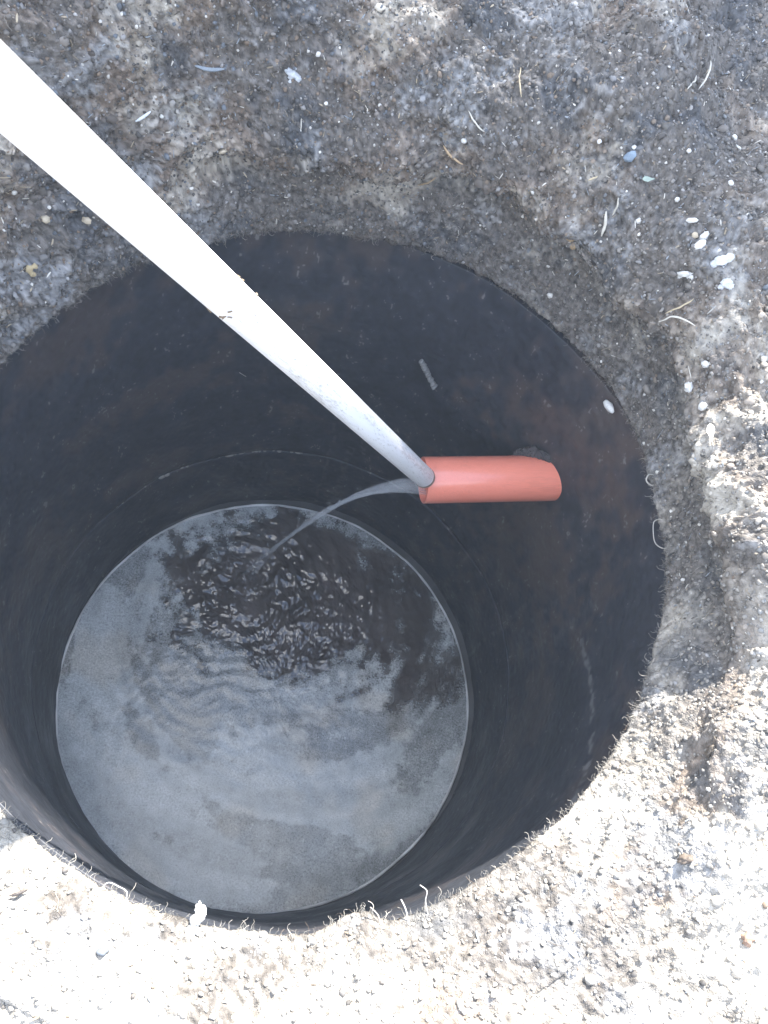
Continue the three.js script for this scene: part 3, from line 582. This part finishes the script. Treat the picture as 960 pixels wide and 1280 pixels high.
pebble('white_pebble', 'small white pebble touching the top of the bluish stone', 'pebble', -47.4, 0.438, 0.0055, WHITE);
pebble('bluish_stone', 'bluish grey stone half sunk in the soil at upper right', 'stone', -47.0, 0.424, 0.0125, BLUE, [1.1, 0.6, 0.8]);
pebble('white_flake', 'long white flake lying on the right bank, largest of its three neighbours', 'flake', -31.2, 0.371, 0.0098, WHITE, [1.3, 0.5, 0.75], 0.35, null, 0.6);
pebble('white_flake', 'crooked white flake just above the long white flake', 'flake', -32.0, 0.389, 0.0085, WHITE, [1.2, 0.5, 0.7], 0.5, null, 0.9);
pebble('beige_pebble', 'round beige pebble left of the crooked white flake', 'pebble', -33.0, 0.384, 0.0065, BEIGE);
pebble('white_flake', 'narrow upright white flake topmost in the group on the right bank', 'flake', -34.7, 0.403, 0.0085, WHITE, [0.6, 0.5, 1.4], 0.3, null, 1.3);
pebble('white_pebble', 'white pebble on the right bank beside the pale pointed leaf', 'pebble', -12.3, 0.248, 0.0088, WHITE);
pebble('white_pebble', 'white pebble on the right bank below the curved twig', 'pebble', -17.6, 0.277, 0.0080, WHITE, [1, 0.8, 1], 0.35);
pebble('white_pebble', 'knobbly white pebble on the bank right of the dark root hole', 'pebble', -16.2, 0.227, 0.0088, WHITE, [0.9, 0.8, 1.2], 0.6);
pebble('beige_pebble', 'beige pebble on the left bank below the pole, upper of two', 'pebble', -131.3, 0.130, 0.0085, BEIGE, [1.1, 0.7, 0.9], 0.35);
pebble('beige_pebble', 'beige pebble near the left frame with root hairs round it', 'pebble', -137.4, 0.162, 0.0085, BEIGE, [1, 0.7, 0.9], 0.35);
pebble('white_pebble', 'white pebble at the right frame above the long white flake', 'pebble', -35.6, 0.490, 0.0062, WHITE);
pebble('white_pebble', 'oval white pebble high at the right frame', 'pebble', -40.4, 0.601, 0.0062, WHITE, [1.3, 0.8, 0.9]);
pebble('white_pebble', 'small white pebble between the bluish stone and right frame', 'pebble', -42.1, 0.490, 0.0050, WHITE);
pebble('white_pebble', 'small white pebble right of the greenish leaf scrap', 'pebble', -38.6, 0.421, 0.0052, WHITE);
pebble('reddish_clod', 'dark reddish clod on the bright sand at bottom right', 'clod', 50.9, 0.300, 0.0085, [0.26, 0.17, 0.12], [1, 0.7, 1.1], 0.7);
pebble('dark_clod', 'dark clod with a ragged edge on the pale strip at lower right', 'clod', 49.6, 0.180, 0.009, [0.11, 0.085, 0.065], [1.3, 0.7, 0.8], 0.7);
pebble('dark_clod', 'dark splintered clod at the edge of the bright sand on the right', 'clod', 37.8, 0.162, 0.009, [0.11, 0.09, 0.07], [1.4, 0.6, 0.7], 0.7);
cluster('chalky_clump', 'white chalky clump high on the far bank, the largest white patch there', 'clump', -97.0, 0.353, [0.44, 0.46, 0.48], [[0, 0, 0.0085, 1.2, 0.8], [0.010, 0.004, 0.006, 1, 1], [-0.009, -0.005, 0.005, 1, 1], [0.003, -0.012, 0.004, 1, 1], [-0.003, 0.011, 0.003, 1, 1]]);
cluster('tan_crumbs', 'cluster of beige crumbs on the far bank near the shaft edge', 'crumbs', -107.6, 0.202, BEIGE, [[-0.012, 0, 0.006, 1, 1], [0, 0.003, 0.0075, 1.2, 1], [0.012, 0.001, 0.006, 1, 1], [0.005, 0.013, 0.006, 1, 1]]);
cluster('tan_crumb_pair', 'two tan crumbs one above the other on the ledge at right', 'crumbs', -47.5, 0.236, TAN, [[0, -0.008, 0.0072, 1, 1], [0.002, 0.008, 0.0062, 1, 1]]);
cluster('yellow_crumbs', 'yellowish crumbs at the left frame just above the shaft edge', 'crumbs', -142.7, 0.104, [0.42, 0.34, 0.20], [[0, 0, 0.006, 1, 1.4], [0.008, -0.006, 0.005, 1, 1], [0.006, 0.009, 0.0055, 1, 1]]);
cluster('white_shards', 'cluster of white shards on the right bank below the long flake', 'shards', -30.3, 0.328, WHITE, [[0, 0, 0.0085, 1.5, 0.6], [0.010, 0.008, 0.006, 1, 1], [-0.008, 0.006, 0.004, 1, 1]]);
cluster('fibrous_clump', 'pale fibrous clump at the right frame beside the white shards', 'clump', -28.1, 0.382, [0.58, 0.60, 0.63], [[0, 0, 0.010, 1.3, 0.8], [0.012, -0.006, 0.007, 1, 1], [-0.010, 0.006, 0.007, 1, 1], [0.003, 0.014, 0.005, 1, 1]]);
cluster('fibrous_clump', 'second pale clump at the right frame directly below the fibrous clump', 'clump', -25.5, 0.368, [0.56, 0.58, 0.60], [[0, 0, 0.008, 1, 1.1], [0.008, 0.006, 0.006, 1, 1], [-0.006, 0.008, 0.005, 1, 1]]);
stalk('tan_twig', 'broken tan twig slanting down on the far bank', 'twig', [-72.4, 0.284], [-68.9, 0.259], 0.0026, [0.42, 0.30, 0.18], 0.05);
stalk('curved_twig', 'long thin curved twig on the bank at right', 'twig', [-26.8, 0.259], [-22.4, 0.292], 0.0017, PALE, -0.16);
stalk('thin_twig', 'short straight twig meeting the upper end of the curved twig', 'twig', [-27.2, 0.266], [-26.3, 0.313], 0.0016, STRAW, 0.05);
stalk('straw', 'left straw of the two that form a V at top right', 'straw', [-47.4, 0.560], [-47.9, 0.612], 0.0020, PALE, 0.03);
stalk('straw', 'right straw of the two that form a V at top right', 'straw', [-46.5, 0.594], [-47.9, 0.652], 0.0020, PALE, 0.05);
stalk('split_straw', 'pale split straw standing upright on the ledge at right', 'straw', [-43.5, 0.302], [-45.2, 0.334], 0.0030, PALE, 0.06, 1.5);
stalk('straw', 'pale straw above the round white pebble on the loose soil', 'straw', [-44.3, 0.335], [-44.8, 0.364], 0.0018, PALE, 0.05);
stalk('straw', 'straw lying level just left of the upright split straw', 'straw', [-49.6, 0.353], [-49.2, 0.371], 0.0020, STRAW, 0.05);
stalk('blue_splinter', 'bluish grey frayed splinter on the far bank above the pole', 'splinter', [-111.1, 0.353], [-106.7, 0.353], 0.0036, [0.19, 0.22, 0.25], 0.06, 1.6);
stalk('white_sliver', 'white sliver beside the tiny pebble right of the pole', 'sliver', [-119.9, 0.277], [-117.7, 0.288], 0.0026, [0.62, 0.66, 0.70], 0.02, 1.5);
stalk('thin_twig', 'thin twig hanging steeply high on the far bank', 'twig', [-66.3, 0.443], [-64.1, 0.396], 0.0015, STRAW, 0.06);
stalk('straw', 'straw slanting down above the round pebble on the far bank', 'straw', [-70.7, 0.349], [-67.2, 0.324], 0.0017, PALE, 0.06);
stalk('straw', 'straw near the shaft edge under the far ledge', 'straw', [-75.1, 0.137], [-72.4, 0.176], 0.0018, TAN, 0.06);
stalk('white_sliver', 'white sliver with a bent tip high at the right frame', 'sliver', [-39.5, 0.572], [-39.5, 0.601], 0.0026, WHITE, 0.2, 1.4);
stalk('dark_twig', 'short dark twig on the white sand at lower left', 'twig', [125.1, 0.076], [124.2, 0.060], 0.0022, DARK, 0.08);
leafBit('pale_leaf', 'pale pointed leaf scrap on the right bank', [-9.2, 0.252], [-5.3, 0.245], 0.013, [0.55, 0.53, 0.46]);
leafBit('green_leaf', 'greenish grey leaf scrap below the bluish stone', [-43.9, 0.403], [-43.0, 0.421], 0.009, [0.30, 0.36, 0.30]);
pebble('root_knot', 'white root knot over the dark hole in the right bank', 'root', -22.0, 0.186, 0.0066, [0.55, 0.54, 0.52], [1.8, 0.6, 0.7], 0.7);
// roots
function loop(name, label, deg, s, pts, r, c) { // a root that leaves the edge of the mouth: points are (towards the shaft, along the edge, up) in metres
  const { p } = spot(deg, s), a = deg * DEG, e = new THREE.Vector3(-Math.cos(a), 0, -Math.sin(a)), t = new THREE.Vector3(-Math.sin(a), 0, Math.cos(a));
  const cv = new THREE.CatmullRomCurve3(pts.map(q => new THREE.Vector3().addScaledVector(e, q[0]).addScaledVector(t, q[1]).setY(q[2])));
  const o = mesh(name, new THREE.TubeGeometry(cv, 28, r, 6), bitMat(c, 0.65)); o.position.copy(p); return tag(o, label, 'root');
}
loop('root_loop', 'small fat root loop on the right edge level with the orange pipe', -8.6, 0.004, [[-0.01, -0.008, 0], [0.010, -0.008, 0.006], [0.018, 0.002, 0.004], [0.010, 0.011, 0], [-0.01, 0.012, 0]], 0.0016, [0.42, 0.40, 0.36]);
loop('root_loop', 'long thin root loop hanging off the right edge below the fat one', 1.5, 0.003, [[-0.01, -0.03, 0], [0.014, -0.024, 0.004], [0.020, 0.0, 0.002], [0.017, 0.020, -0.002], [0.004, 0.028, -0.004], [-0.012, 0.03, 0]], 0.0010, [0.40, 0.38, 0.34]);
loop('root_loop', 'thin angular root loop on the lower left edge', 116.0, 0.004, [[-0.01, 0.022, 0], [0.012, 0.018, 0.006], [0.014, 0.002, 0.008], [0.012, -0.012, 0.006], [-0.012, -0.014, 0]], 0.0007, [0.62, 0.6, 0.56]);
loop('root_stub', 'left of three thin roots standing up from the near edge', 83.4, 0.004, [[-0.01, 0, 0], [0.01, 0.004, 0.01], [0.022, 0.014, 0.015]], 0.0008, [0.40, 0.36, 0.32]);
loop('root_stub', 'middle of three thin roots standing up from the near edge', 79.9, 0.003, [[-0.01, 0, 0], [0.012, 0.002, 0.01], [0.026, 0.006, 0.012]], 0.0009, [0.66, 0.64, 0.6]);
loop('root_stub', 'right of three thin roots standing up from the near edge', 77.3, 0.003, [[-0.01, 0, 0], [0.012, 0, 0.008], [0.024, -0.004, 0.014], [0.034, 0.004, 0.016]], 0.0007, [0.60, 0.57, 0.53]);
{ // ragged white scrap caught on the near edge
  const { p } = spot(106.2, 0.004), r = rng(70), gs = [];
  for (let k = 0; k < 11; k++) { const t = k / 10, g = lump(0.0036 + 0.003 * r(), 50 + k * 1.9, 1.2, 0.7, 0.9, 0.6); g.rotateY(r() * 6); g.translate(0.010 * t + 0.008 * (r() - 0.5) + (k > 7 ? 0.006 * (r() - 0.3) : 0), 0.004 + 0.012 * t, 0.010 - 0.032 * t + 0.005 * (r() - 0.5)); gs.push(g); }
  const o = mesh('white_scrap', mergeGeometries(gs), bitMat(WHITE)); o.position.copy(p); tag(o, 'ragged white scrap caught on the near edge of the mouth', 'scrap');
}
// things stuck to the shaft wall
const onWall = (deg, y, off) => new THREE.Vector3(WX + (RW - off) * Math.cos(deg * DEG), y, WZ + (RW - off) * Math.sin(deg * DEG));
{
  const a = onWall(-26.1, -0.036, 0.012), b = onWall(-23.9, -0.036, 0.012), d = b.clone().sub(a), o = mesh('white_lump', lump(0.0085, 91, 1.9, 0.95, 0.95, 0.18), bitMat(WHITE));
  o.position.copy(a).lerp(b, 0.5); o.quaternion.setFromUnitVectors(new THREE.Vector3(1, 0, 0), d.normalize()); tag(o, 'small oblong white lump stuck to the shaft wall under the right edge', 'lump');
  const A = onWall(-64.2, -0.354, 0.006), B = onWall(-59.0, -0.426, 0.006), D = B.clone().sub(A), L = D.length(), gs = [], q = rng(8);
  for (let k = 0; k < 12; k++) { const g = lump(0.0055 + 0.002 * q(), k * 5.1, 0.8, 1.1, 1.5, 0.35); g.translate(L * (k + 0.5) / 12, 0, 0.004 * (q() - 0.5)); gs.push(g); }
  const w = mesh('ragged_strip', mergeGeometries(gs), bitMat([0.22, 0.22, 0.21])); w.position.copy(A);
  w.quaternion.setFromUnitVectors(new THREE.Vector3(1, 0, 0), D.normalize()); tag(w, 'grey ragged strip stuck on the far shaft wall above the pipe', 'strip');
  const T = onWall(-103.9, -0.536, 0.004), U = onWall(-102.3, -0.558, 0.004), cv = new THREE.CatmullRomCurve3([new THREE.Vector3(), U.clone().sub(T).multiplyScalar(0.5).add(new THREE.Vector3(0, 0.004, 0.003)), U.clone().sub(T)]);
  const h = mesh('pale_thread', new THREE.TubeGeometry(cv, 10, 0.0011, 5), bitMat([0.4, 0.38, 0.36])); h.position.copy(T); tag(h, 'short pale thread on the dark shaft wall left of the pole', 'thread');
}

renderer.render(scene, camera);
